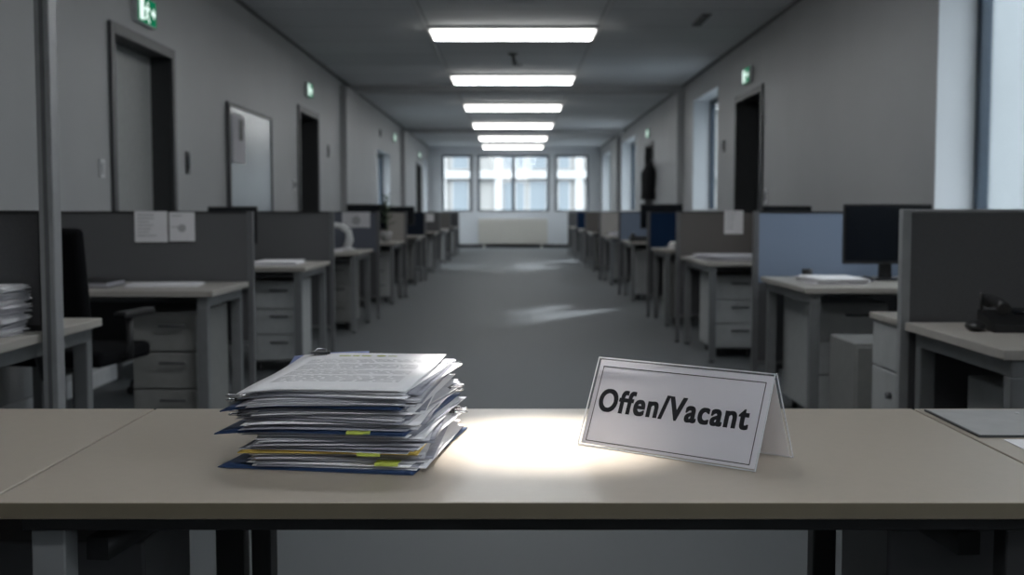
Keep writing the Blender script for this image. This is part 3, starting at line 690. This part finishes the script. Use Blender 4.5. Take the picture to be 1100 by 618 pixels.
def bundle(label, z, h, n, x, y, a, wd=.248, d=.335, m='paper', jit=.010, ja=3.2, clips=(), tabs=()):
    t = stack_thing('paper_bundle', label, 'papers')
    n -= 1; bm = B(); p = (h-.0009)/n; x += .006
    for k in range(n):
        nf = len(bm.faces)
        sheet(bm, wd+rnd.uniform(-.006, .004), d+rnd.uniform(-.008, .004), z+k*p, p*rnd.uniform(.28, .55), T(x+rnd.uniform(-jit, jit), y+rnd.uniform(-jit, jit), a+rnd.uniform(-ja, ja)))
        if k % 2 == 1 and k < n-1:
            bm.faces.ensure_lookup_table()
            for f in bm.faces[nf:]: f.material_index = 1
    o = obj('sheets', bm, m, t); o.data.materials.append(M['paper_shade'])  # alternate sheets carry painted shade
    for c in clips: wire_clip(t, *c)
    for c in tabs: tab(t, *c)
    return t
def folder(label, z, x, y, a, m, wd=.268, d=.35, tabs=()):
    t = stack_thing('card_folder', label, 'folder')
    bm = B(); sheet(bm, wd, d, z, .0014, T(x, y, a)); obj('back_cover', bm, m, t)
    bm = B(); sheet(bm, wd-.01, d-.006, z+.0021, .0012, T(x+.004, y, a-1)); obj('front_cover', bm, m, t)
    for c in tabs: tab(t, *c)
    return t
folder('navy folder at the very bottom of the tall paper stack', 0, .002, -.002, -4, 'navy', .292, .355)
bundle('white paper bundle on the bottom navy folder with a lime tab', .0045, .010, 9, .012, 0, 0, tabs=((.095, -.162, .0143, 0),))
bundle('rust-edged grey-white paper bundle just below the yellow folder', .0150, .0095, 8, .006, .004, 3, m='paper2')
folder('yellow folder low in the tall paper stack, with lime tab', .0252, .004, .0, 1, 'yellow', .262, .345, tabs=((.070, -.164, .0286, 0),))
bundle('white paper bundle lying straight on the yellow folder', .0296, .0085, 8, .014, -.002, -2)
bundle('grey-white paper bundle with clip between yellow and middle navy folders', .0386, .0085, 7, .016, .002, 4, m='paper2', clips=((.142, .10, .0425, 180), (-.126, -.09, .0425, 0)))
bundle('white paper bundle right under the middle navy folder', .0476, .0085, 8, .012, .004, -3)
folder('middle navy folder of the tall stack, with lime tab', .0568, -.006, -.002, -4, 'navy', .285, .355, tabs=((.055, -.166, .0603, 2),))
bundle('white paper bundle lying straight on the middle navy folder', .0612, .010, 9, .0, -.004, 1)
bundle('grey-white paper bundle with clip between middle and upper navy folders', .0718, .010, 9, .006, .002, -4, m='paper2', clips=((.134, .11, .0765, 180), (-.132, -.11, .0765, 0)))
bundle('white paper bundle right under the upper navy folder', .0824, .0095, 8, -.004, .004, 2)
folder('upper navy folder of the tall stack', .0926, -.010, .002, -3, 'navy', .27, .345)
bundle('grey-white clipped paper bundle lying on the upper navy folder', .0970, .009, 8, .0, .002, 3, m='paper2', clips=((-.132, -.12, .1020, 0),), jit=.010)
bundle('white clipped paper bundle second from the top of the stack', .1066, .0085, 8, .004, .004, -3, clips=((.128, .13, .1105, 180),), jit=.010)
lv = stack_thing('divider_card', 'periwinkle card poking out at the back left of the stack', 'card')
bm = B(); sheet(bm, .13, .20, .1156, .0007, T(-.066, .10, 10)); obj('card', bm, 'lav', lv)
tp = stack_thing('printed_page', 'printed white page on top of the stack with lime heading', 'page')
bm = B(); sheet(bm, .25, .345, .1178, .0007, T(-.002, .006, 0), nx=12, ny=14); pg = obj('page', bm, 'paper', tp)
bm = B(); bm.free()
wire_clip(tp, -.095, .168, .1222, -78)
def strip(bm, x0, x1, y, hgt, z=.1190):
    sheet(bm, x1-x0, hgt, z, .00015, T((x0+x1)/2-.002, y+.006, 0), nx=4, ny=1)
bm = B()
y = .118
rr = random.Random(3)
for k in range(24):
    y -= .0095
    if k in (4, 11, 17): continue
    x = -.095
    end = .10 if k not in (3, 10, 16) else .02
    while x < end:
        l = rr.uniform(.012, .035); strip(bm, x, min(x+l, end), y, .0015); x += l+.005
obj('text_lines', bm, 'print', tp)
bm = B()
for x0, x1 in ((-.055, -.035), (-.031, -.02), (-.016, .0)): strip(bm, x0, x1, .143, .007)
prism(bm, [(.016+.008*math.cos(q*.524), .149+.007*math.sin(q*.524)) for q in range(12)], .1190+warp(.016, .149, .119), .1194+warp(.016, .149, .119), 'Z')
for x0, x1 in ((.03, .045), ): strip(bm, x0, x1, .143, .004)
obj('heading', bm, 'lime', tp)

# ------------------------------------------------------------------ tent sign
# corners from the photograph's geometry: base front edge (.104,1.804) -> (.346,1.608), depth .119, ridge .134 high
pA, pB = Vector((.104, 1.804, 0)), Vector((.346, 1.608, 0))
ux = (pB-pA).normalized(); uy = Vector((-ux.y, ux.x, 0)); L = (pB-pA).length; D, H = .119, .134
ts = thing('table_sign', 'clear acrylic tent sign reading Offen/Vacant on the front desk', 'sign', (pA.x, pA.y, .7405), math.atan2(ux.y, ux.x))
SL = math.hypot(D/2, H); tilt = math.atan2(H, D/2)
FM = Matrix.Rotation(tilt, 4, 'X')                                            # local (x, up the slope, outward normal = -z side)
BMx = Matrix.Translation((0, D, 0)) @ Matrix.Rotation(math.pi-tilt, 4, 'X')
th = .0016
bm = B(); box(bm, 0, L, 0, SL, 0, th, .0003, 1, FM); obj('front_panel', bm, 'acrylic', ts)
bm = B(); box(bm, 0, L, 0, SL, -th, 0, .0003, 1, BMx); obj('back_panel', bm, 'acrylic', ts)
bm = B()
box(bm, 0, .0012, 0, SL, th, th+.0012, 0, 1, FM) ; box(bm, L-.0016, L, .0, SL, th+.0001, th+.0014, 0, 1, FM); box(bm, 0, L, SL-.0015, SL, th+.0001, th+.0014, 0, 1, FM); box(bm, 0, L, 0, .0016, th+.0001, th+.0014, 0, 1, FM)
box(bm, L-.0015, L, 0, SL, -th-.0014, -th-.0001, 0, 1, BMx); box(bm, 0, L, 0, .0016, -th-.0014, -th-.0001, 0, 1, BMx)
obj('polished_edges', bm, 'acedge', ts)
bm = B(); box(bm, .004, L-.004, .004, SL-.004, -.0010, -.0004, 0, 1, FM); pp = obj('front_paper', bm, 'signpaper', ts)
bm = B(); box(bm, .004, L-.004, .004, SL-.004, .0004, .0010, 0, 1, BMx); obj('back_paper', bm, 'signpaper', ts)
bm = B(); x0, x1, y0, y1, bw = .0115, L-.0125, .0085, SL-.0135, .0013
for q in ((x0, x1, y0, y0+bw), (x0, x1, y1-bw, y1), (x0, x0+bw, y0+bw, y1-bw), (x1-bw, x1, y0+bw, y1-bw)):
    box(bm, *q, -.00035, -.0002, 0, 1, FM)
obj('border_line', bm, 'ink_black', pp)
cu = bpy.data.curves.new('lettering', 'FONT'); cu.body = 'Offen/Vacant'; cu.size = 1; cu.offset = .012; cu.extrude = .01; cu.space_character = 1.12
fo = bpy.data.objects.new('lettering_source', cu); col.objects.link(fo)
dg = bpy.context.evaluated_depsgraph_get(); me = bpy.data.meshes.new_from_object(fo.evaluated_get(dg)); bpy.data.objects.remove(fo)
xs = [v.co.x for v in me.vertices]; mnx, mxx = min(xs), max(xs)
CAP = .727+.056; TW_, TH_ = L-.0185-.0275, .0395
bm = B(); n_ = 0
for dx in (-.026, -.013, .0, .013, .026):
    for dy in (-.012, .012):
        t_ = bmesh.new(); t_.from_mesh(me); n_ += 1
        for v in t_.verts:
            x = .0185+(v.co.x+dx+.026-mnx)/(mxx-mnx+.052)*TW_; y = .400*SL+(v.co.y+dy+.024)/(.727+.048)*TH_
            v.co = FM @ Vector((x, y, -.0003+(v.co.z+.01)*.005+n_*.000004))
        merge(bm, t_)
bpy.data.meshes.remove(me); obj('lettering', bm, 'ink_black', pp)
